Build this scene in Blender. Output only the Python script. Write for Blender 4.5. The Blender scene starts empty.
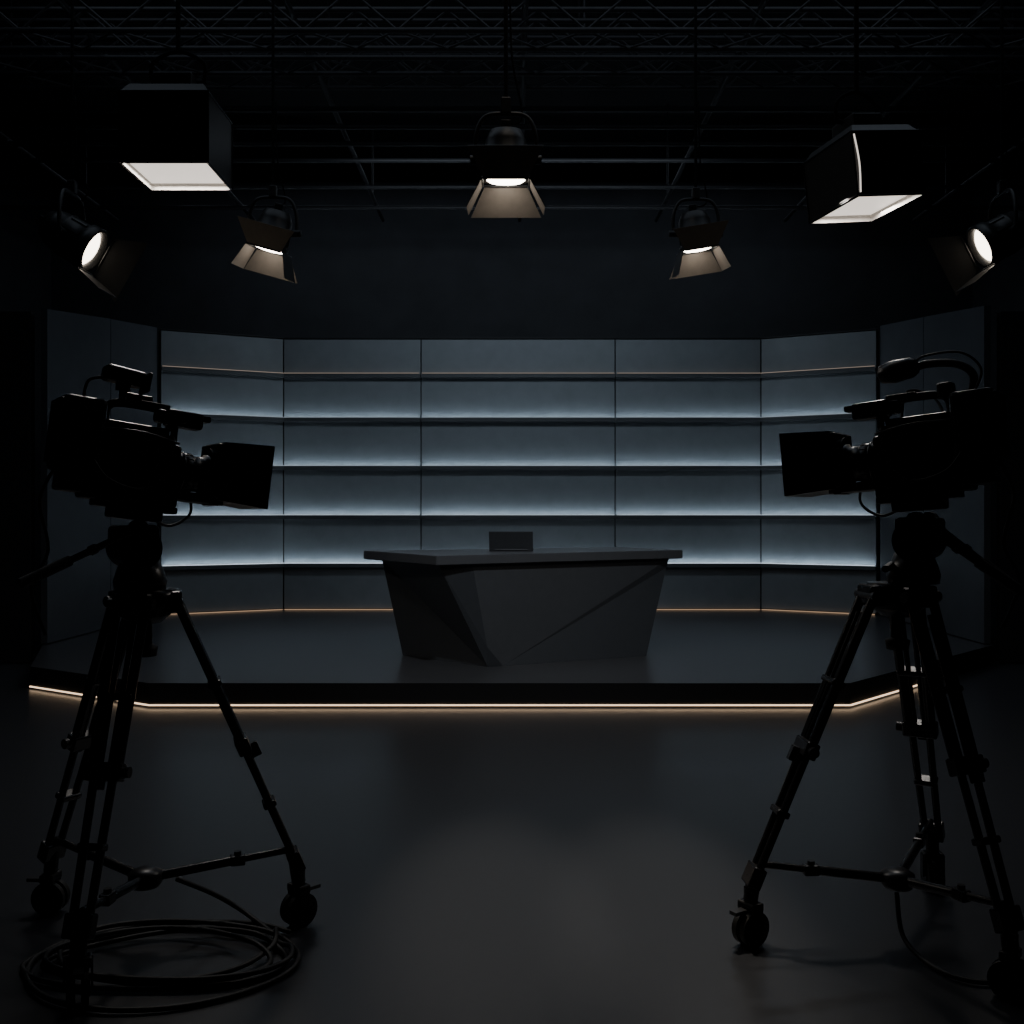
import bpy, bmesh, math, random
from mathutils import Vector, Matrix, Quaternion
random.seed(4)
scene = bpy.context.scene
COL = scene.collection
H = 1.425

# ------------------------------------------------------------ materials
def mat(name, base=(0.02,0.02,0.02), rough=0.5, metal=0.0, noise=0.0, nscale=8.0, bump=0.0, bscale=60.0, rvar=0.0, spec=0.5):
    m = bpy.data.materials.new(name); m.use_nodes = True
    nt = m.node_tree; b = nt.nodes['Principled BSDF']
    b.inputs['Base Color'].default_value = (*base,1)
    b.inputs['Roughness'].default_value = rough
    b.inputs['Metallic'].default_value = metal
    b.inputs['Specular IOR Level'].default_value = spec
    tc = nt.nodes.new('ShaderNodeTexCoord')
    if noise>0 or rvar>0:
        n = nt.nodes.new('ShaderNodeTexNoise'); n.inputs['Scale'].default_value = nscale
        n.inputs['Detail'].default_value = 8; n.inputs['Roughness'].default_value = 0.6
        nt.links.new(tc.outputs['Object'], n.inputs['Vector'])
        if noise>0:
            r = nt.nodes.new('ShaderNodeValToRGB')
            r.color_ramp.elements[0].position=0.3; r.color_ramp.elements[1].position=0.7
            r.color_ramp.elements[0].color=(*[c*(1-noise) for c in base],1)
            r.color_ramp.elements[1].color=(*[min(1,c*(1+noise)) for c in base],1)
            nt.links.new(n.outputs['Fac'], r.inputs['Fac']); nt.links.new(r.outputs['Color'], b.inputs['Base Color'])
        if rvar>0:
            mr = nt.nodes.new('ShaderNodeMapRange')
            mr.inputs['From Min'].default_value=0.3; mr.inputs['From Max'].default_value=0.7
            mr.inputs['To Min'].default_value=max(0.02,rough-rvar); mr.inputs['To Max'].default_value=rough+rvar
            nt.links.new(n.outputs['Fac'], mr.inputs['Value']); nt.links.new(mr.outputs['Result'], b.inputs['Roughness'])
    if bump>0:
        n2 = nt.nodes.new('ShaderNodeTexNoise'); n2.inputs['Scale'].default_value=bscale; n2.inputs['Detail'].default_value=5
        nt.links.new(tc.outputs['Object'], n2.inputs['Vector'])
        bp = nt.nodes.new('ShaderNodeBump'); bp.inputs['Strength'].default_value=bump; bp.inputs['Distance'].default_value=0.01
        nt.links.new(n2.outputs['Fac'], bp.inputs['Height']); nt.links.new(bp.outputs['Normal'], b.inputs['Normal'])
    return m
def emis(name, col, s):
    m = bpy.data.materials.new(name); m.use_nodes=True
    nt=m.node_tree; b=nt.nodes['Principled BSDF']
    b.inputs['Base Color'].default_value=(0.02,0.02,0.02,1)
    b.inputs['Emission Color'].default_value=(*col,1); b.inputs['Emission Strength'].default_value=s
    return m
M_floor = mat('polished_concrete',(0.034,0.037,0.043),0.29,noise=0.10,nscale=22,bump=0.006,bscale=90,rvar=0.015,spec=0.9)
M_stage = mat('stage_vinyl',(0.048,0.049,0.053),0.29,noise=0.06,nscale=10,spec=0.7)
M_stageface = mat('stage_fascia',(0.012,0.012,0.013),0.35)
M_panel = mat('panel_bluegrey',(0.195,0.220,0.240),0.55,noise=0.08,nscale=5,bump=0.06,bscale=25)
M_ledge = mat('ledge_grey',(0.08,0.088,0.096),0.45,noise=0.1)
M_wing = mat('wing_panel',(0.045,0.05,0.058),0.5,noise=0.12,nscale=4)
M_frame = mat('backing_frame',(0.01,0.011,0.013),0.7,noise=0.1)
M_wall = mat('studio_wall_black',(0.028,0.030,0.034),0.85,noise=0.2,nscale=2)
M_ceil = mat('ceiling_black',(0.008,0.008,0.010),0.9,noise=0.2)
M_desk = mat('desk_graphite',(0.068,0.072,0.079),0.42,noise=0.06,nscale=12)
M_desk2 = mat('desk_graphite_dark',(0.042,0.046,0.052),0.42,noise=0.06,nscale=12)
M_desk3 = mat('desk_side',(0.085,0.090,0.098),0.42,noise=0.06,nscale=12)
M_desktop = mat('desk_top',(0.085,0.088,0.095),0.33,noise=0.06)
M_black = mat('black_plastic',(0.024,0.024,0.026),0.30,noise=0.15,nscale=20,bump=0.05,bscale=200)
M_rubber = mat('black_rubber',(0.011,0.011,0.011),0.55,noise=0.1)
M_tube = mat('anodised_black',(0.016,0.016,0.018),0.26,metal=0.3,noise=0.1)
M_steel = mat('dark_steel',(0.12,0.12,0.125),0.32,metal=0.8,noise=0.15,nscale=15)
M_glass = mat('lens_glass',(0.005,0.006,0.01),0.05)
M_screen = mat('laptop_lid',(0.030,0.032,0.036),0.45,noise=0.1)
M_pipe = mat('grid_pipe',(0.026,0.026,0.029),0.45,metal=0.2,noise=0.15)
M_pole = mat('matte_black_paint',(0.004,0.004,0.004),0.85,noise=0.15,spec=0.15)
M_house = mat('lamp_housing',(0.012,0.012,0.012),0.42,noise=0.15,nscale=20)
M_door = mat('barn_door_metal',(0.12,0.105,0.09),0.55,noise=0.1,nscale=20)
M_silver = mat('softbox_lining',(0.45,0.43,0.40),0.6,noise=0.05)
M_cools = [emis('led_cool_%d'%i,(0.72,0.87,1.0),s) for i,s in enumerate((16.0,13.5,11.5,9.5))]
M_edge = [emis('led_edge_%d'%i,(0.80,0.90,1.0),s) for i,s in enumerate((1.2,0.6,0.42,0.32))]
M_warmw = emis('led_warm_wall',(1.0,0.78,0.62),0.30)
M_warmb = emis('led_warm_base',(1.0,0.66,0.42),0.40)
M_warm = emis('led_warm_stage',(1.0,0.70,0.45),2.2)
M_lens = emis('fresnel_lens_glow',(1.0,0.90,0.78),14)
M_lensdim = emis('fresnel_lens_glow_warm',(1.0,0.86,0.70),8)
M_soft = emis('softbox_diffuser',(1.0,0.90,0.80),1.15)

# ------------------------------------------------------------ mesh builder
class MB:
    def __init__(s): s.bm = bmesh.new(); s.M = Matrix.Identity(4); s.mats=[]
    def mi(s,m):
        if m not in s.mats: s.mats.append(m)
        return s.mats.index(m)
    def add(s, verts, faces, m, smooth=False):
        vs=[s.bm.verts.new(s.M@Vector(v)) for v in verts]; k=s.mi(m); out=[]
        for f in faces:
            try:
                fc=s.bm.faces.new([vs[i] for i in f]); fc.material_index=k; fc.smooth=smooth; out.append(fc)
            except ValueError: pass
        return vs,out
    def box(s,c,d,m,rot=None,bev=0.0,taper=None):
        x,y,z=[v/2 for v in d]; vs=[]
        for sx in(-1,1):
            t=(1,1) if (taper is None or sx<0) else taper
            for sy in(-1,1):
                for sz in(-1,1): vs.append(Vector((sx*x,sy*y*t[0],sz*z*t[1])))
        if rot is not None: vs=[rot@v for v in vs]
        vs=[v+Vector(c) for v in vs]
        F=[(0,1,3,2),(4,6,7,5),(0,4,5,1),(2,3,7,6),(0,2,6,4),(1,5,7,3)]
        bv,bf=s.add(vs,F,m)
        if bev>0:
            es=list({e for f in bf for e in f.edges})
            bmesh.ops.bevel(s.bm,geom=es,offset=bev,segments=2,profile=0.5,affect='EDGES')
    def cyl(s,p1,p2,r1,m,r2=None,seg=16,cap=True,smooth=True):
        p1=Vector(p1);p2=Vector(p2); r2=r1 if r2 is None else r2
        q=(p2-p1).to_track_quat('Z','Y'); vs=[]
        for p,r in((p1,r1),(p2,r2)):
            for i in range(seg):
                a=2*math.pi*i/seg; vs.append(p+q@Vector((math.cos(a)*r,math.sin(a)*r,0)))
        s.add(vs,[(i,(i+1)%seg,seg+(i+1)%seg,seg+i) for i in range(seg)],m,smooth)
        if cap:
            s.add(vs[:seg],[tuple(range(seg))[::-1]],m); s.add(vs[seg:],[tuple(range(seg))],m)
    def lathe(s,p,axis,prof,m,seg=24):
        q=Vector(axis).to_track_quat('Z','Y'); p=Vector(p); vs=[]
        for (t,r) in prof:
            for i in range(seg):
                a=2*math.pi*i/seg; vs.append(p+q@Vector((math.cos(a)*r,math.sin(a)*r,t)))
        F=[]
        for k in range(len(prof)-1):
            for i in range(seg): F.append((k*seg+i,k*seg+(i+1)%seg,(k+1)*seg+(i+1)%seg,(k+1)*seg+i))
        s.add(vs,F,m,True)
    def tube(s,pts,r,m,seg=8,sub=6,closed=False):
        P=[Vector(p) for p in pts]; Q=[]
        if len(P)>2 and sub>1:
            n=len(P)
            for i in range(n-1):
                a=P[max(i-1,0)];b=P[i];c=P[i+1];d=P[min(i+2,n-1)]
                for k in range(sub):
                    t=k/sub
                    Q.append(0.5*((2*b)+(c-a)*t+(2*a-5*b+4*c-d)*t*t+(3*b-a-3*c+d)*t**3))
            Q.append(P[-1])
        else: Q=P
        vs=[]; n=len(Q); prev=None
        for i in range(n):
            t=(Q[min(i+1,n-1)]-Q[max(i-1,0)]).normalized()
            if prev is None:
                u=t.orthogonal().normalized()
            else:
                u=(prev-t*prev.dot(t)).normalized()
            prev=u; w=t.cross(u)
            for k in range(seg):
                a=2*math.pi*k/seg; vs.append(Q[i]+(u*math.cos(a)+w*math.sin(a))*r)
        F=[(i*seg+k,i*seg+(k+1)%seg,(i+1)*seg+(k+1)%seg,(i+1)*seg+k) for i in range(n-1) for k in range(seg)]
        F+= [tuple(range(seg))[::-1], tuple(range((n-1)*seg,n*seg))]
        s.add(vs,F,m,True)
    def obj(s,name,parent=None,fix=True,pitch=0):
        if fix: bmesh.ops.recalc_face_normals(s.bm,faces=s.bm.faces)
        me=bpy.data.meshes.new(name); s.bm.to_mesh(me); s.bm.free()
        for m in s.mats: me.materials.append(m)
        o=bpy.data.objects.new(name,me); COL.objects.link(o)
        if parent: o.parent=parent
        if pitch: o.rotation_euler=(0,pitch,0)
        return o
def empty(name,loc=(0,0,0),rz=0):
    e=bpy.data.objects.new(name,None); e.location=loc; e.rotation_euler=(0,0,rz); e.empty_display_size=0.2
    COL.objects.link(e); return e
def light(name,kind,loc,energy,color,parent=None,d=None,**kw):
    L=bpy.data.lights.new(name,kind); L.energy=energy; L.color=color
    for k,v in kw.items(): setattr(L,k,v)
    o=bpy.data.objects.new(name,L); COL.objects.link(o); o.location=loc
    if d is not None: o.rotation_euler=Vector(d).to_track_quat('-Z','Y').to_euler()
    if parent: o.parent=parent
    return o

# ------------------------------------------------------------ room shell
def slab(name,c,d,m):
    b=MB(); b.box(c,d,m); return b.obj(name)
slab('floor',(0,7,-0.05),(16,20,0.1),M_floor)
slab('ceiling',(0,7,6.45),(16,20,0.1),M_ceil)
slab('wall_back',(0,15.5,3.2),(16,0.1,6.4),M_wall)
slab('wall_left',(-7.0,7,3.2),(0.1,19.8,6.4),M_wall)
slab('wall_right',(7.0,7,3.2),(0.1,19.8,6.4),M_wall)
slab('wall_front',(0,-2.6,3.2),(16,0.1,6.4),M_wall)

# ------------------------------------------------------------ stage platform
stage=empty('stage_platform')
poly=[(-2.64,7.45),(2.46,7.45),(3.42,8.45),(4.52,9.60),(4.6,13.35),(-4.6,13.35),(-4.40,9.60),(-3.88,8.25)]
b=MB(); n=len(poly)
zt=0.18; zl=0.035
vs=[(x,y,zt) for x,y in poly]+[(x,y,zl) for x,y in poly]
b.add(vs,[tuple(range(n))],M_stage)
b.add(vs,[(i,(i+1)%n,n+(i+1)%n,n+i) for i in range(n)],M_stageface)
b.add(vs,[tuple(range(n,2*n))[::-1]],M_stageface)
cx,cy=0,10.4
ins=[]
for x,y in poly:
    v=Vector((cx-x,cy-y)).normalized()*0.05; ins.append((x+v.x,y+v.y))
vs=[(x,y,0.04) for x,y in ins]+[(x,y,0.0) for x,y in ins]
b.add(vs,[(i,(i+1)%n,n+(i+1)%n,n+i) for i in range(n)],M_stageface)
b.obj('deck',stage,fix=True)
b=MB()
edge=[poly[7],poly[0],poly[1],poly[2]]
for a,c in zip(edge[:-1],edge[1:]):
    a=Vector((*a,0));c=Vector((*c,0)); t=(c-a).normalized(); nr=Vector((t.y,-t.x,0))
    p=(a+c)/2+nr*0.004; L=(c-a).length
    R=Matrix.Rotation(math.atan2(t.y,t.x),3,'Z')
    b.box((p.x,p.y,0.020),(L,0.010,0.009),M_warm,rot=R)
b.obj('edge_led_strip',stage)

# ------------------------------------------------------------ backdrop panel wall
bk=empty('backdrop_panel_wall')
P=[(-4.24,12.35),(-2.9,13.0),(-1.155,13.0),(1.31,13.0),(3.16,13.0),(4.40,12.35)]
ledges=[0.777,1.387,2.01,2.62,3.177]; top=3.62
rows=[(0.2,0.777),(0.777,1.387),(1.387,2.01),(2.01,2.62),(2.62,3.177),(3.177,3.62)]
bp=MB(); bl=MB(); bc=MB(); bw=MB(); bf=MB()
for k,(a,c) in enumerate(zip(P[:-1],P[1:])):
    a=Vector((*a,0));c=Vector((*c,0)); t=(c-a).normalized(); nr=Vector((t.y,-t.x,0)); L=(c-a).length
    R=Matrix.Rotation(math.atan2(t.y,t.x),3,'Z'); mid=(a+c)/2
    def at(off,z): 
        p=mid+nr*off; return (p.x,p.y,z)
    for (z0,z1) in rows:
        bp.box(at(-0.02,(z0+z1)/2),(L-0.014,0.04,z1-z0-0.004),M_panel,rot=R,bev=0.004)
    bf.box(at(-0.07,1.9),(L+0.02,0.06,3.42),M_frame,rot=R)
    for i,z in enumerate(ledges):
        warm=(i==4)
        bl.box(at(0.035,z-0.034),(L-0.012,0.070,0.038),M_ledge,rot=R,bev=0.003)
        bl.box(at(0.067,z-0.008),(L-0.012,0.007,0.014),M_ledge,rot=R)
        (bw if warm else bc).box(at(0.053,z-0.010),(L-0.05,0.018,0.008),M_warmw if warm else M_cools[i],rot=R)
        (bw if warm else bc).box(at(0.067,z+0.002),(L-0.03,0.007,0.007),M_warmw if warm else M_edge[i],rot=R)
    bw.box(at(0.03,0.19),(L-0.04,0.02,0.010),M_warmb,rot=R)
    bl.box(at(0.0,top+0.010),(L,0.05,0.014),M_frame,rot=R)
bp.obj('panels',bk); bl.obj('ledges',bk); bc.obj('cool_led_strips',bk); bw.obj('warm_led_strips',bk); bf.obj('frame',bk)

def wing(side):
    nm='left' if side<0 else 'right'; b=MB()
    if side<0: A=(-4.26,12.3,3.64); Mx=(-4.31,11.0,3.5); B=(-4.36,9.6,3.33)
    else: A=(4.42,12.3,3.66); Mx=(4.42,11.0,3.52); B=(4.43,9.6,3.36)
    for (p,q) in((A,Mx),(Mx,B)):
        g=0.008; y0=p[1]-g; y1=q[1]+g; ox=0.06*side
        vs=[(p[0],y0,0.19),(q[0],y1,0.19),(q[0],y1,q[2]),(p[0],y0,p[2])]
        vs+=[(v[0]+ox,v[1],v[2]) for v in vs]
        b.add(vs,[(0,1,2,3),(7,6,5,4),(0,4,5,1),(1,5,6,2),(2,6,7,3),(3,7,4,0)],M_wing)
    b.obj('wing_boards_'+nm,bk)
    b=MB(); b.box((B[0]+side*0.50,9.66,1.66),(0.68,0.08,3.3),M_frame,bev=0.004); b.obj('return_flat_'+nm,bk)
wing(-1); wing(1)

# ------------------------------------------------------------ news desk
desk=empty('news_desk')
b=MB()
L_,N_,R_,B_=(-1.31,9.02),(-0.585,7.92),(1.53,9.15),(1.05,9.95)
zt=1.085; th=0.075
q=[L_,N_,R_,B_]
vs=[(x,y,zt) for x,y in q]+[(x,y,zt-th) for x,y in q]
_,fs=b.add(vs,[(0,1,2,3),(7,6,5,4),(0,4,5,1),(1,5,6,2),(2,6,7,3),(3,7,4,0)],M_desktop)
bmesh.ops.bevel(b.bm,geom=list({e for f in fs for e in f.edges}),offset=0.006,segments=2,affect='EDGES')
b.obj('desk_top',desk)
b=MB(); zb=zt-th-0.002; z0=0.181
l1=Vector((-1.14,8.98,zb)); n1=Vector((-0.57,8.02,zb)); r1=Vector((1.40,9.13,zb)); k1=Vector((0.98,9.80,zb))
l0=Vector((-0.95,8.91,z0)); n0=Vector((-0.195,8.225,z0)); r0=Vector((1.16,8.85,z0)); k0=Vector((0.85,9.5,z0))
p1=n1.lerp(r1,0.13)+Vector((0.0,-0.035,0)); q0=n0.lerp(r0,0.09)+Vector((0.0,0.0,0))
rm=r1.lerp(r0,0.10)+Vector((0.0,0.04,0))
pin=n0.lerp(p1,0.20)+Vector((0.02,-0.012,0))
vs=[l1,n1,r1,k1,l0,n0,r0,k0,p1,q0,pin,rm]
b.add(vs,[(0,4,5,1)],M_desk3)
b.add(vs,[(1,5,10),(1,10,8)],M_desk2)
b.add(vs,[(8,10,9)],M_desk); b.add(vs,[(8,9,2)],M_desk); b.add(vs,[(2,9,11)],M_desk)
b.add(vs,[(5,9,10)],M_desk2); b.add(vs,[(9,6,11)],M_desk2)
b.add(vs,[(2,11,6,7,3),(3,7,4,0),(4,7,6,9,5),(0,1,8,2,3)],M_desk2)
bmesh.ops.remove_doubles(b.bm,verts=b.bm.verts,dist=0.0005)
b.obj('faceted_body',desk)
lap=empty('laptop',(0.0,8.95,1.087),math.radians(-4))
b=MB(); b.box((0,0.02,0.008),(0.37,0.25,0.014),M_screen,bev=0.004)
b.box((0,-0.125,0.084),(0.38,0.008,0.18),M_screen,rot=Matrix.Rotation(math.radians(16),3,'X'),bev=0.003)
b.cyl((-0.14,-0.105,0.012),(0.14,-0.105,0.012),0.007,M_screen)
b.obj('shell',lap)

# ------------------------------------------------------------ tripods
def caster(b,p,ang):
    x,y=p; r=0.058
    a=Vector((math.cos(ang),math.sin(ang),0)); s=Vector((-a.y,a.x,0))
    c=Vector((x,y,r))
    for k in(-1,1):
        b.cyl(c+s*0.008*k,c+s*0.028*k,r,M_rubber,seg=24)
        b.cyl(c+s*0.028*k,c+s*0.032*k,r*0.55,M_tube,seg=16)
    b.box((x,y,0.13),(0.05,0.075,0.03),M_tube,rot=Matrix.Rotation(ang,3,'Z'),bev=0.006)
    for k in(-1,1):
        q=c+s*0.037*k; b.box((q.x,q.y,0.095),(0.035,0.006,0.08),M_tube,rot=Matrix.Rotation(ang,3,'Z'))
    b.cyl((x,y,0.13),(x,y,0.19),0.022,M_tube)
    b.box((x+a.x*0.055,y+a.y*0.055,0.12),(0.05,0.03,0.012),M_steel,rot=Matrix.Rotation(ang,3,'Z'))
def tripod(cen,feet,ztop,hub_z=0.22):
    e=empty('camera_tripod'); C=Vector((*cen,ztop))
    legs=MB(); sp=MB(); wh=MB(); cr=MB()
    cr.lathe((C.x,C.y,ztop-0.10),(0,0,1),[(0,0.0),(0,0.05),(0.03,0.085),(0.075,0.1),(0.11,0.1),(0.11,0.0)],M_tube)
    cr.cyl((C.x,C.y,ztop-0.18),(C.x,C.y,ztop-0.09),0.022,M_tube); cr.lathe((C.x,C.y,ztop-0.21),(0,0,1),[(0,0),(0,0.035),(0.03,0.04),(0.04,0.02)],M_rubber)
    hub=Vector((C.x,C.y,hub_z))
    for f in feet:
        F=Vector((*f,0.2)); out=Vector((F.x-C.x,F.y-C.y,0)).normalized(); side=Vector((-out.y,out.x,0))
        T=C+out*0.10+Vector((0,0,-0.03)); D=(F-T)
        cr.box(tuple(T-out*0.015),(0.06,0.12,0.07),M_tube,rot=Matrix.Rotation(math.atan2(out.y,out.x),3,'Z'),bev=0.008)
        cr.cyl(T-side*0.075,T+side*0.075,0.018,M_steel)
        mid=T+D*0.52; k2=T+D*0.6; low=T+D*0.97
        for k in(-1,1):
            legs.cyl(T+side*0.048*k,mid+side*0.040*k,0.0155,M_tube,seg=12)
            legs.cyl(T+D*0.06+side*0.018*k,mid+side*0.016*k,0.009,M_tube,seg=10)
            legs.cyl(k2+side*0.033*k-D*0.3,low+side*0.024*k,0.013,M_tube,seg=12)
        bz=Matrix((side,D.normalized().cross(side),D.normalized())).transposed()
        for t,w,hh in((0.53,0.118,0.055),(0.30,0.11,0.02),(0.75,0.08,0.022),(0.97,0.085,0.07)):
            p=T+D*t; legs.box(tuple(p),(w,0.045,hh),M_black,rot=bz,bev=0.006)
        legs.cyl(T+D*0.53+side*0.05,T+D*0.53+side*0.08,0.017,M_black)
        legs.box(tuple(T+D*0.55+out*0.03),(0.03,0.035,0.05),M_black,rot=bz,bev=0.004)
        legs.cyl(low,Vector((F.x,F.y,0.15)),0.024,M_tube)
        A=T+D*0.93; hb=hub+out*0.03
        sp.cyl(hb,hb.lerp(A,0.6),0.016,M_tube,seg=12); sp.cyl(hb.lerp(A,0.55),A,0.012,M_tube,seg=12)
        pm=hb.lerp(A,0.6); sp.box(tuple(pm),(0.05,0.035,0.035),M_black,rot=Matrix.Rotation(math.atan2(out.y,out.x),3,'Z'),bev=0.005)
        sp.cyl(pm,pm+Vector((0,0,0.03)),0.012,M_black)
        caster(wh,f,math.atan2(out.y,out.x)+0.5)
    sp.lathe(tuple(hub-Vector((0,0,0.03))),(0,0,1),[(0,0),(0,0.045),(0.015,0.055),(0.045,0.055),(0.06,0.03),(0.06,0)],M_black)
    cr.obj('crown',e); legs.obj('legs',e); sp.obj('ground_spreader',e); wh.obj('caster_wheels',e)
    return e
TL=(-1.21,3.38); TR=(1.28,3.40)
tripod(TL,[(-0.735,3.53),(-1.25,2.95),(-1.64,3.64)],1.16)
tripod(TR,[(0.785,3.37),(1.46,3.0),(1.585,3.86)],1.18,0.21)

# ------------------------------------------------------------ cameras
def studio_camera(cen,z,th,mirror,ztop,variant,pitch):
    e=empty('studio_camera',(cen[0],cen[1],z),th)
    s=mirror; pt=math.radians(pitch)
    def V(u,v,w): return (u,v*s,w)
    b=MB()
    b.box(V(-0.035,0,0.01),(0.25,0.125,0.20),M_black,bev=0.012)
    b.box(V(0.085,0,0.0),(0.06,0.11,0.165),M_black,bev=0.012)
    b.box(V(-0.03,0,-0.105),(0.30,0.11,0.04),M_black,bev=0.01)
    b.box(V(-0.03,0,0.118),(0.20,0.09,0.03),M_black,bev=0.008)
    for k in(-1,1):
        b.box((-0.06,k*0.066,0.03),(0.12,0.012,0.10),M_rubber,bev=0.004)
        b.box((0.03,k*0.064,-0.02),(0.05,0.012,0.06),M_rubber,bev=0.004)
        for i in range(5): b.cyl((-0.10+i*0.022,k*0.070,0.065),(-0.10+i*0.022,k*0.078,0.065),0.006,M_steel,seg=8)
        b.tube([(-0.14,k*0.066,0.10),(-0.02,k*0.072,0.105),(0.10,k*0.06,0.088)],0.0035,M_steel)
        b.box((-0.06,k*0.073,-0.04),(0.14,0.008,0.012),M_steel,bev=0.002)
        b.cyl((0.045,k*0.06,0.05),(0.045,k*0.082,0.05),0.016,M_steel,seg=16)
        for i in range(3): b.box((-0.11+i*0.035,k*0.074,0.02),(0.022,0.006,0.03),M_steel,bev=0.002)
    b.obj('body',e,pitch=pt)
    b=MB()
    b.box((-0.205,0,0.070),(0.13,0.17,0.235),M_black,bev=0.014)
    b.box((-0.270,0,0.075),(0.02,0.15,0.20),M_rubber,bev=0.005)
    b.box((-0.20,0,-0.075),(0.10,0.12,0.07),M_black,bev=0.01)
    for k in(-1,1):
        b.box((-0.205,k*0.088,0.075),(0.09,0.008,0.16),M_rubber,bev=0.003)
    b.obj('rear_pack',e,pitch=pt)
    b=MB()
    b.lathe((0.07,0,0),(1,0,0),[(0,0),(0,0.05),(0.02,0.052),(0.02,0.060),(0.05,0.060),(0.055,0.066),(0.09,0.066),(0.095,0.060),(0.13,0.060),(0.135,0.07),(0.19,0.074),(0.19,0.05),(0.18,0.0)],M_black,seg=32)
    for i in range(18):
        a=i*2*math.pi/18; b.box((0.143,math.cos(a)*0.064,math.sin(a)*0.064),(0.03,0.006,0.006),M_rubber)
        b.box((0.23,math.cos(a)*0.073,math.sin(a)*0.073),(0.03,0.006,0.006),M_rubber)
    b.box((0.16,0.075*s,-0.01),(0.14,0.04,0.085),M_black,bev=0.012)
    b.box((0.17,0.0,-0.078),(0.09,0.03,0.03),M_black,bev=0.005)
    b.lathe((0.125,0,0),(1,0,0),[(0,0.060),(0,0.069),(0.006,0.069),(0.006,0.060)],M_steel,seg=32)
    b.obj('zoom_lens',e,pitch=pt)
    b=MB(); b.M=Matrix.Translation((-0.055,0,0.016))
    x0,x1=0.295,0.455; a0=(0.095,0.092); a1=(0.125,0.102); t=0.006
    def ring(x,a,o=0): return [(x,-a[0]-o,-a[1]-o),(x,a[0]+o,-a[1]-o),(x,a[0]+o,a[1]+o),(x,-a[0]-o,a[1]+o)]
    vs=ring(x0,a0,t)+ring(x1,a1,t)+ring(x1,a1)+ring(x0+0.02,a0)
    F=[]
    for i in range(4):
        j=(i+1)%4; F+=[(i,j,4+j,4+i),(4+i,4+j,8+j,8+i),(8+i,8+j,12+j,12+i)]
    F+=[(3,2,1,0),(12,13,14,15)]
    b.add(vs,F,M_black)
    b.box((0.292,0,0),(0.03,0.19,0.185),M_black,bev=0.006)
    b.cyl((0.27,0,0),(0.30,0,0),0.078,M_black,seg=32)
    b.cyl((0.316,0,0),(0.320,0,0),0.062,M_glass,seg=32)
    for k in(-1,1): b.cyl((0.05,0.035*k,-0.105),(0.33,0.035*k,-0.105),0.008,M_steel,seg=10)
    b.box((0.30,0,-0.10),(0.02,0.11,0.03),M_black)
    b.obj('matte_box',e,pitch=pt)
    b=MB()
    b.tube([(-0.13,0,0.13),(-0.125,0,0.175),(-0.09,0,0.195),(0.02,0,0.197),(0.07,0,0.185),(0.08,0,0.13)],0.014,M_rubber,seg=12)
    b.box((0.02,0,0.205),(0.10,0.03,0.02),M_black,bev=0.004)
    b.obj('carry_handle',e,pitch=pt)
    b=MB()
    b.cyl((0.10,0.03*s,0.165),(0.10,-0.10*s,0.165),0.012,M_tube)
    b.box((0.115,-0.02*s,0.172),(0.12,0.07,0.055),M_black,bev=0.01)
    b.box((0.04,-0.02*s,0.172),(0.04,0.055,0.045),M_rubber,bev=0.012)
    b.box((0.185,-0.02*s,0.185),(0.03,0.05,0.02),M_black,bev=0.004)
    b.cyl((0.09,-0.02*s,0.08),(0.09,-0.02*s,0.16),0.012,M_tube)
    b.obj('viewfinder',e,pitch=pt)
    b=MB()
    if variant==0:
        b.cyl((-0.08,0,0.19),(-0.085,0,0.25),0.012,M_steel)
        b.lathe((-0.085,0,0.235),(0,0,1),[(0,0.0),(0,0.022),(0.02,0.024),(0.03,0.012)],M_black)
        R=Matrix.Rotation(math.radians(4),3,'Y')
        b.box((-0.085,0,0.282),(0.13,0.085,0.05),M_black,rot=R,bev=0.012)
        b.box((-0.015,0,0.272),(0.012,0.10,0.065),M_black,rot=R,bev=0.004)
        b.box((-0.085,-0.043,0.288),(0.09,0.005,0.022),M_glass,rot=R,bev=0.002)
        b.tube([(-0.14,0,0.27),(-0.19,0.01,0.25),(-0.20,0.0,0.18)],0.005,M_rubber)
        b.box((-0.03,0.03,0.222),(0.10,0.03,0.03),M_black,bev=0.006)
        b.obj('camera_lamp',e,pitch=pt)
    else:
        b.tube([(-0.19,0,0.17),(-0.205,0,0.24),(-0.16,0,0.285),(-0.07,0,0.300),(-0.02,0,0.290)],0.013,M_rubber,seg=12)
        b.lathe((-0.04,0,0.298),(1,0,-0.08),[(0,0.0),(0,0.022),(0.02,0.034),(0.08,0.038),(0.12,0.030),(0.135,0.0)],M_black)
        b.tube([(-0.20,0.03,0.17),(-0.235,0.03,0.25),(-0.18,0.03,0.315),(-0.07,0.02,0.325),(-0.03,0,0.31)],0.004,M_rubber)
        b.tube([(-0.10,-0.05,0.12),(-0.06,-0.09,0.20),(0.02,-0.08,0.23),(0.04,-0.05,0.13)],0.005,M_rubber)
        b.box((-0.12,0,0.205),(0.05,0.06,0.05),M_black,bev=0.01)
        b.obj('boom_microphone',e,pitch=pt)
    b=MB()
    b.tube([V(0.19,0.075,-0.05),V(0.21,0.09,-0.13),V(0.15,0.09,-0.18),V(0.08,0.07,-0.165),V(0.0,0.06,-0.12)],0.005,M_rubber)
    b.tube([V(-0.26,-0.05,-0.03),V(-0.30,-0.07,-0.15),V(-0.26,-0.08,-0.3),V(-0.29,-0.06,-0.42),V(-0.23,-0.05,-0.56)],0.005,M_rubber)
    b.tube([V(-0.17,-0.085,0.0),V(-0.12,-0.11,-0.06),V(-0.02,-0.09,-0.08),V(0.05,-0.07,-0.04)],0.0045,M_rubber)
    b.obj('cables',e,pitch=pt)
    b=MB(); zb=ztop-z+0.01
    top_=-0.120
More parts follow.
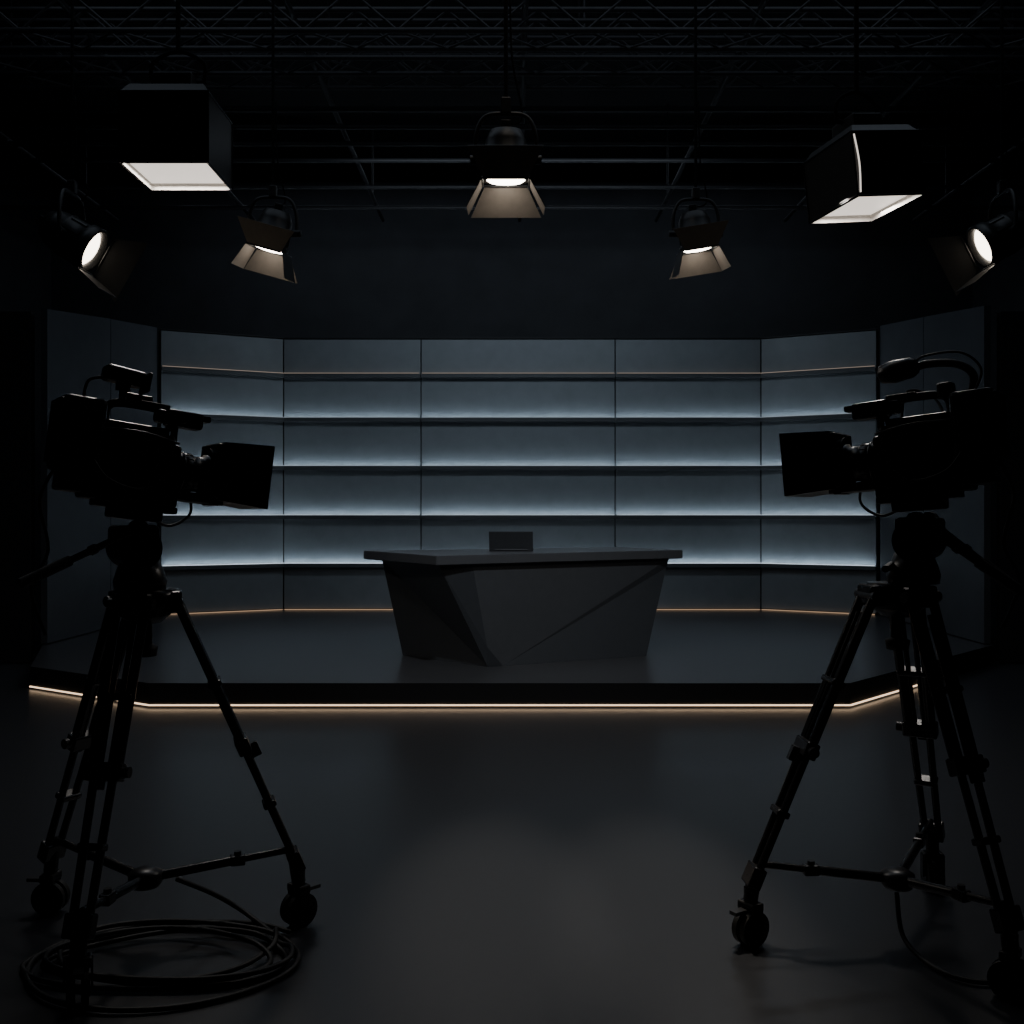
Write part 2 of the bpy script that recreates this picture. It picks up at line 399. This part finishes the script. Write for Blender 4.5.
    b.box((-0.02,0,top_-0.012),(0.26,0.09,0.022),M_black,bev=0.005,rot=Matrix.Rotation(pt,3,'Y'))
    b.box((-0.02,0,top_-0.035),(0.16,0.11,0.04),M_black,bev=0.008,rot=Matrix.Rotation(pt,3,'Y'))
    b.cyl((-0.02,-0.085,(top_+zb)/2-0.005),(-0.02,0.085,(top_+zb)/2-0.005),0.068,M_black,seg=28)
    b.cyl((-0.02,-0.10,(top_+zb)/2-0.005),(-0.02,0.10,(top_+zb)/2-0.005),0.045,M_tube,seg=24)
    b.box((-0.02,0,(top_+zb)/2+0.02),(0.14,0.12,0.10),M_black,bev=0.015)
    b.lathe((0,0,zb),(0,0,1),[(0,0),(0,0.08),(0.03,0.085),(0.06,0.075),(0.10,0.06),(0.10,0)],M_black,seg=28)
    b.cyl((0.06,0.05,zb+0.06),(0.06,0.11,zb+0.05),0.012,M_steel)
    b.obj('fluid_head',e)
    b=MB(); hz=(top_+zb)/2
    bars=[(-0.09,(-0.387,-0.17,-0.36))] if variant==0 else [(0.09,(-0.337,0.106,-0.42)),(-0.09,(-0.32,-0.06,-0.44))]
    for yy,end in bars:
        k=1 if yy>0 else -1
        A=Vector((-0.03,yy,hz+0.06)); E=Vector(end)
        b.cyl(A,A.lerp(E,0.62),0.011,M_tube,seg=12); b.cyl(A.lerp(E,0.6),E,0.017,M_rubber,seg=12)
        b.cyl(A-Vector((0,0.02*k,0)),A+Vector((0,0.02*k,0)),0.028,M_steel,seg=20)
        b.cyl(A.lerp(E,0.38),A.lerp(E,0.43),0.016,M_black,seg=12)
    b.obj('pan_bars',e)
    return e
studio_camera((-1.22,3.36),1.575,math.radians(35),1,1.16,0,7)
studio_camera((1.325,3.38),1.605,math.radians(145),-1,1.18,1,5)

# ------------------------------------------------------------ floor cables
b=MB(); pts=[]
N=5*16
for i in range(N+1):
    t=i/16; a=2*math.pi*t+0.6; k=0.80+0.20*math.sin(t*2.3+0.4)+0.04*math.sin(a*3+t)
    pts.append((-1.10+0.47*k*math.cos(a)+0.05*math.sin(t*4),3.24+0.28*k*math.sin(a)+0.05*math.cos(t*5),0.012+0.012*(math.floor(t)%3)+0.004*math.sin(a*2)))
pts+=[(-0.80,3.42,0.02),(-0.93,3.55,0.04),(-1.02,3.5,0.12),(-1.12,3.42,0.20)]
b.tube(pts,0.0085,M_rubber,sub=4); b.obj('cable_coil')
b=MB(); b.tube([(1.27,3.38,0.17),(1.27,3.33,0.05),(1.30,3.22,0.012),(1.36,3.10,0.012),(1.47,3.08,0.012),(1.62,3.15,0.012),(1.8,3.3,0.012)],0.008,M_rubber)
b.obj('power_cable')

# ------------------------------------------------------------ lighting grid + trusses
g=empty('lighting_grid'); b=MB(); GZ=5.2
for y in(4.2,5.05,6.5,7.0,9.6,10.04,10.5,11.0,11.9,12.7): b.cyl((-6.9,y,GZ),(6.9,y,GZ),0.026,M_pipe,seg=12)
for x in(-5.2,-3.4,-1.7,0.1,1.9,3.6,5.3): b.cyl((x,0.5,GZ+0.07),(x,13.5,GZ+0.07),0.024,M_pipe,seg=12)
for x in(-5.2,-1.7,1.9,5.3):
    for y in(3.5,6.5,9.5,12.5): b.cyl((x,y,GZ+0.07),(x,y,6.4),0.012,M_pipe,seg=8)
b.obj('pipes',g)
for ti,(yc,zc) in enumerate(((7.75,5.15),(8.5,5.28),(9.2,5.45))):
    b=MB(); w=0.15
    for dy in(-w,w):
        for dz in(-w,w): b.cyl((-6.9,yc+dy,zc+dz),(6.9,yc+dy,zc+dz),0.022,M_pipe,seg=10)
    x=-6.8; i=0
    while x<6.6:
        s=1 if i%2 else -1
        for dy in(-w,w): b.cyl((x,yc+dy,zc-w*s),(x+0.35,yc+dy,zc+w*s),0.010,M_pipe,seg=6)
        b.cyl((x,yc-w*s,zc-w),(x+0.35,yc+w*s,zc-w),0.010,M_pipe,seg=6)
        x+=0.35;i+=1
    for x in(-4.5,0.6,4.5): b.cyl((x,yc,zc+w),(x,yc,6.4),0.01,M_pipe,seg=8)
    b.obj('truss_%d'%(ti+1),g)

# ------------------------------------------------------------ fresnel lamps
def fresnel(loc,d,size=1.0,doors=(25,150,30,30),power=20,spot=55,far=None,beam=None,snoot=0.0,dm=None,col=(1.0,0.86,0.70),squeeze=1.0):
    e=empty('fresnel_spotlight',loc); d=Vector(d).normalized()
    dm=dm or M_door
    zl=-d
    ref=Vector((0,1,0)) if far is None else Vector(far)
    yl=(ref-zl*ref.dot(zl)).normalized(); xl=yl.cross(zl)
    R=Matrix((xl,yl,zl)).transposed().to_4x4()
    b=MB(); b.M=R; s=size
    r=0.105*s; sn=snoot*s
    b.lathe((0,0,0),(0,0,1),[(0.004,r*0.92),(-sn,r*1.0),(-sn,r*1.12),(0.025*s,r*1.12),(0.03*s,r),(0.12*s,r),(0.125*s,r*1.05),(0.135*s,r*1.05),(0.14*s,r),(0.19*s,r*0.95),(0.24*s,r*0.7),(0.25*s,0)],M_house,seg=32)
    for i in range(10):
        a=i*math.pi/5; b.box((math.cos(a)*r,math.sin(a)*r,0.08*s),(0.012*s,0.012*s,0.08*s),M_house,rot=Matrix.Rotation(a,3,'Z'))
    b.box((0,0,0.265*s),(0.05*s,0.05*s,0.04*s),M_house,bev=0.005)
    b.obj('housing',e)
    b=MB(); b.M=R
    prof=[(-0.012*s,0.0),(-0.011*s,r*0.4),(-0.006*s,r*0.75),(0.004*s,r*0.9)]
    b.lathe((0,0,0),(0,0,1),prof,M_lens if snoot==0 else M_lensdim,seg=32); b.obj('lens',e)
    b=MB(); b.M=R
    hw=0.115*s; L=0.155*s
    for k,ang in enumerate(doors):
        if ang is None: continue
        A=Matrix.Rotation([math.pi/2,-math.pi/2,0,math.pi][k],3,'Z')  # outward dir: +y,-y,+x,-x
        a=math.radians(ang); 
        def T(lat,along,off=0):
            o=Vector((hw+math.sin(a)*along+math.cos(a)*off,lat,-0.005*s-sn-math.cos(a)*along+math.sin(a)*off))
            return A@o
        w0=hw*0.92; w1=hw*(1.55 if k<2 else 1.15)
        vs=[T(-w0,0),T(w0,0),T(w1,L),T(-w1,L),T(-w0,0,0.004),T(w0,0,0.004),T(w1,L,0.004),T(-w1,L,0.004)]
        b.add(vs,[(3,2,1,0)],dm); b.add(vs,[(4,5,6,7),(0,1,5,4),(1,2,6,5),(2,3,7,6),(3,0,4,7)],M_house)
        b.cyl(T(-w0,0),T(w0,0),0.006*s,M_house,seg=8)
    b.obj('barn_doors',e,fix=False)
    b=MB(); c=(R@Vector((0,0,0.10*s)))
    x=Vector((xl.x,xl.y,0)).normalized() if abs(d.x)<0.6 else Vector((0,1,0)); rr=0.145*s; up=Vector((0,0,1))
    b.tube([c+x*rr,c+x*rr+up*0.12*s,c+x*rr*0.7+up*0.21*s,c+up*0.225*s,c-x*rr*0.7+up*0.21*s,c-x*rr+up*0.12*s,c-x*rr],0.011*s,M_house,seg=8)
    for k in(-1,1): b.cyl(c+x*rr*k*0.7,c+x*rr*k*1.2,0.022*s,M_house,seg=12)
    b.box(tuple(c+up*0.26*s),(0.05,0.05,0.08),M_house,bev=0.006)
    b.cyl(c+up*0.24*s,(c.x,c.y,GZ-0.03-loc[2]),0.010,M_pole,seg=10)
    if GZ-loc[2]>0.9:
        b.tube([R@Vector((0,0,0.27*s)),c+Vector((0.08,0.02,0.22*s)),c+Vector((0.03,0,0.5)),c+Vector((0.02,0,0.9))],0.005,M_pole)
    b.obj('yoke_and_drop_pole',e)
    lo=light('beam','SPOT',tuple(d*(0.03*s+sn)),power,col,parent=e,d=beam or d,spot_size=math.radians(spot*2),spot_blend=1.0,shadow_soft_size=0.07*s)
    if squeeze!=1.0:   # beam scaled to an ellipse, stretching the added lamps' floor pools
        lo.rotation_euler=R.to_3x3().to_euler(); lo.scale=(squeeze,1,1)
    return e
fresnel((-0.03,5.0,3.04),(0,0.14,-1),1.0,(22,150,28,28),14,45)
fresnel((-1.66,7.0,3.22),(-0.28,0.12,-1),1.1,(22,150,20,20),16)
fresnel((1.27,7.0,3.22),(0.16,0.12,-1),1.05,(22,150,20,20),16)
fresnel((-2.68,6.5,3.10),(0.75,0.04,-0.42),1.25,(35,None,None,14),6,far=(0,1,0),snoot=0.03,dm=M_house)
fresnel((3.00,6.5,3.12),(-0.80,0.04,-0.40),1.20,(35,None,14,None),6,far=(0,1,0),snoot=0.03,dm=M_house)
# unseen lamps added above the frame: two stretched floor pools, one desk fill
fresnel((-0.08,4.25,4.70),(0,-0.13,-1),1.0,(35,35,12,12),430,17,squeeze=0.38)
fresnel((0.58,4.25,4.70),(0,-0.13,-1),1.0,(35,35,12,12),430,17,squeeze=0.38)
fresnel((0.10,4.9,4.75),(-0.02,0.98,-1),1.0,(25,25,30,30),300,26,col=(0.85,0.92,1.0))

# ------------------------------------------------------------ softboxes
def softbox(loc,size,rot,power,leak=False):
    e=empty('softbox_light',loc); w,dp,h=size
    R=rot.to_4x4(); b=MB(); b.M=R; t=0.008
    def rect(k,z): return [(-w/2*k,-dp/2*k,z),(w/2*k,-dp/2*k,z),(w/2*k,dp/2*k,z),(-w/2*k,dp/2*k,z)]
    vs=rect(1,0)+rect(1,h*0.88)+rect(0.85,h)
    F=[(i,(i+1)%4,4+(i+1)%4,4+i) for i in range(4)]+[(4+i,4+(i+1)%4,8+(i+1)%4,8+i) for i in range(4)]+[(8,9,10,11)]
    b.add(vs,F,M_house)
    k=1-2*t/w; vs=rect(1,0)+rect(k,0)+rect(k,0.05)
    b.add(vs,[(i,(i+1)%4,4+(i+1)%4,4+i) for i in range(4)],M_house)
    b.add(vs,[(4+i,4+(i+1)%4,8+(i+1)%4,8+i) for i in range(4)],M_silver)
    for sx in(-1,1):
        for sy in(-1,1): b.cyl((sx*w/2,sy*dp/2,0),(sx*w/2,sy*dp/2,h*0.88),0.006,M_tube,seg=8)
    for z in(0.004,h*0.88):
        q=rect(1,z)
        for i in range(4): b.cyl(q[i],q[(i+1)%4],0.005,M_tube,seg=8)
    b.box((0,0,h+0.05),(w*0.45,dp*0.45,0.10),M_house,bev=0.01)
    b.obj('hood',e,fix=False)
    if leak:
        b=MB(); b.M=R
        b.tube([(-w/2+0.012,-dp/2-0.004,0.02),(-w/2+0.02,-dp/2-0.006,h*0.45),(-w/2+0.008,-dp/2-0.004,h*0.84)],0.0035,M_soft)
        b.obj('seam_light_leak',e)
    b=MB(); b.M=R; vs=rect(k,0.035); b.add(vs,[(3,2,1,0)],M_soft); b.obj('diffuser',e,fix=False)
    c=R@Vector((0,0,h+0.08)); b=MB(); x=R.to_3x3()@Vector((1,0,0)); x.z=0; x.normalize(); up=Vector((0,0,1)); rr=w*0.3
    b.tube([c+x*rr,c+x*rr+up*0.1,c+up*0.16,c-x*rr+up*0.1,c-x*rr],0.010,M_pole)
    b.cyl(c-x*rr,c+x*rr,0.012,M_pole)
    b.cyl(c+up*0.15,(c.x,c.y,GZ-0.03-loc[2]),0.012,M_pole,seg=10)
    b.obj('yoke_and_drop_pole',e)
    dn=(R.to_3x3()@Vector((0,0,-1)))
    light('soft_glow','AREA',tuple(R@Vector((0,0,0.02))),power,(1.0,0.93,0.86),parent=e,d=dn,size=w*0.9)
softbox((-1.70,5.215,3.13),(0.43,0.43,0.40),Matrix.Rotation(0,3,'Z'),11)
softbox((1.80,5.215,2.965),(0.37,0.45,0.36),Matrix.Rotation(math.radians(-6),3,'Y')@Matrix.Rotation(math.radians(14),3,'Z'),11,True)

# ------------------------------------------------------------ dim ambient and added fill lights
w=bpy.data.worlds.new('studio_dark'); scene.world=w; w.use_nodes=True
w.node_tree.nodes['Background'].inputs['Color'].default_value=(0.5,0.7,1.0,1)
w.node_tree.nodes['Background'].inputs['Strength'].default_value=0.002
light('added_fill_back','AREA',(0,13.8,6.2),28,(0.74,0.85,1.0),d=(0,0.15,-1),shape='RECTANGLE',size=9,size_y=0.6)  # fill with no fixture, added to lift the back wall
light('added_fill_mid','AREA',(0,7.0,6.3),50,(0.70,0.83,1.0),d=(0,0.1,-1),shape='RECTANGLE',size=8,size_y=5)  # broad overhead fill, added to brighten grid, cameras and floor
light('added_fill_panels','AREA',(0.1,10.2,4.95),36,(0.74,0.87,1.0),d=(0,0.75,-1.05),shape='RECTANGLE',size=3.6,size_y=0.3)  # added fill without a fixture, evens the panels between LED ledges

cam=bpy.data.cameras.new('camera'); co=bpy.data.objects.new('camera',cam); COL.objects.link(co)
co.location=(0,0,H); co.rotation_euler=(math.radians(90),0,0); cam.lens=36; cam.sensor_width=36; cam.clip_start=0.05
scene.camera=co
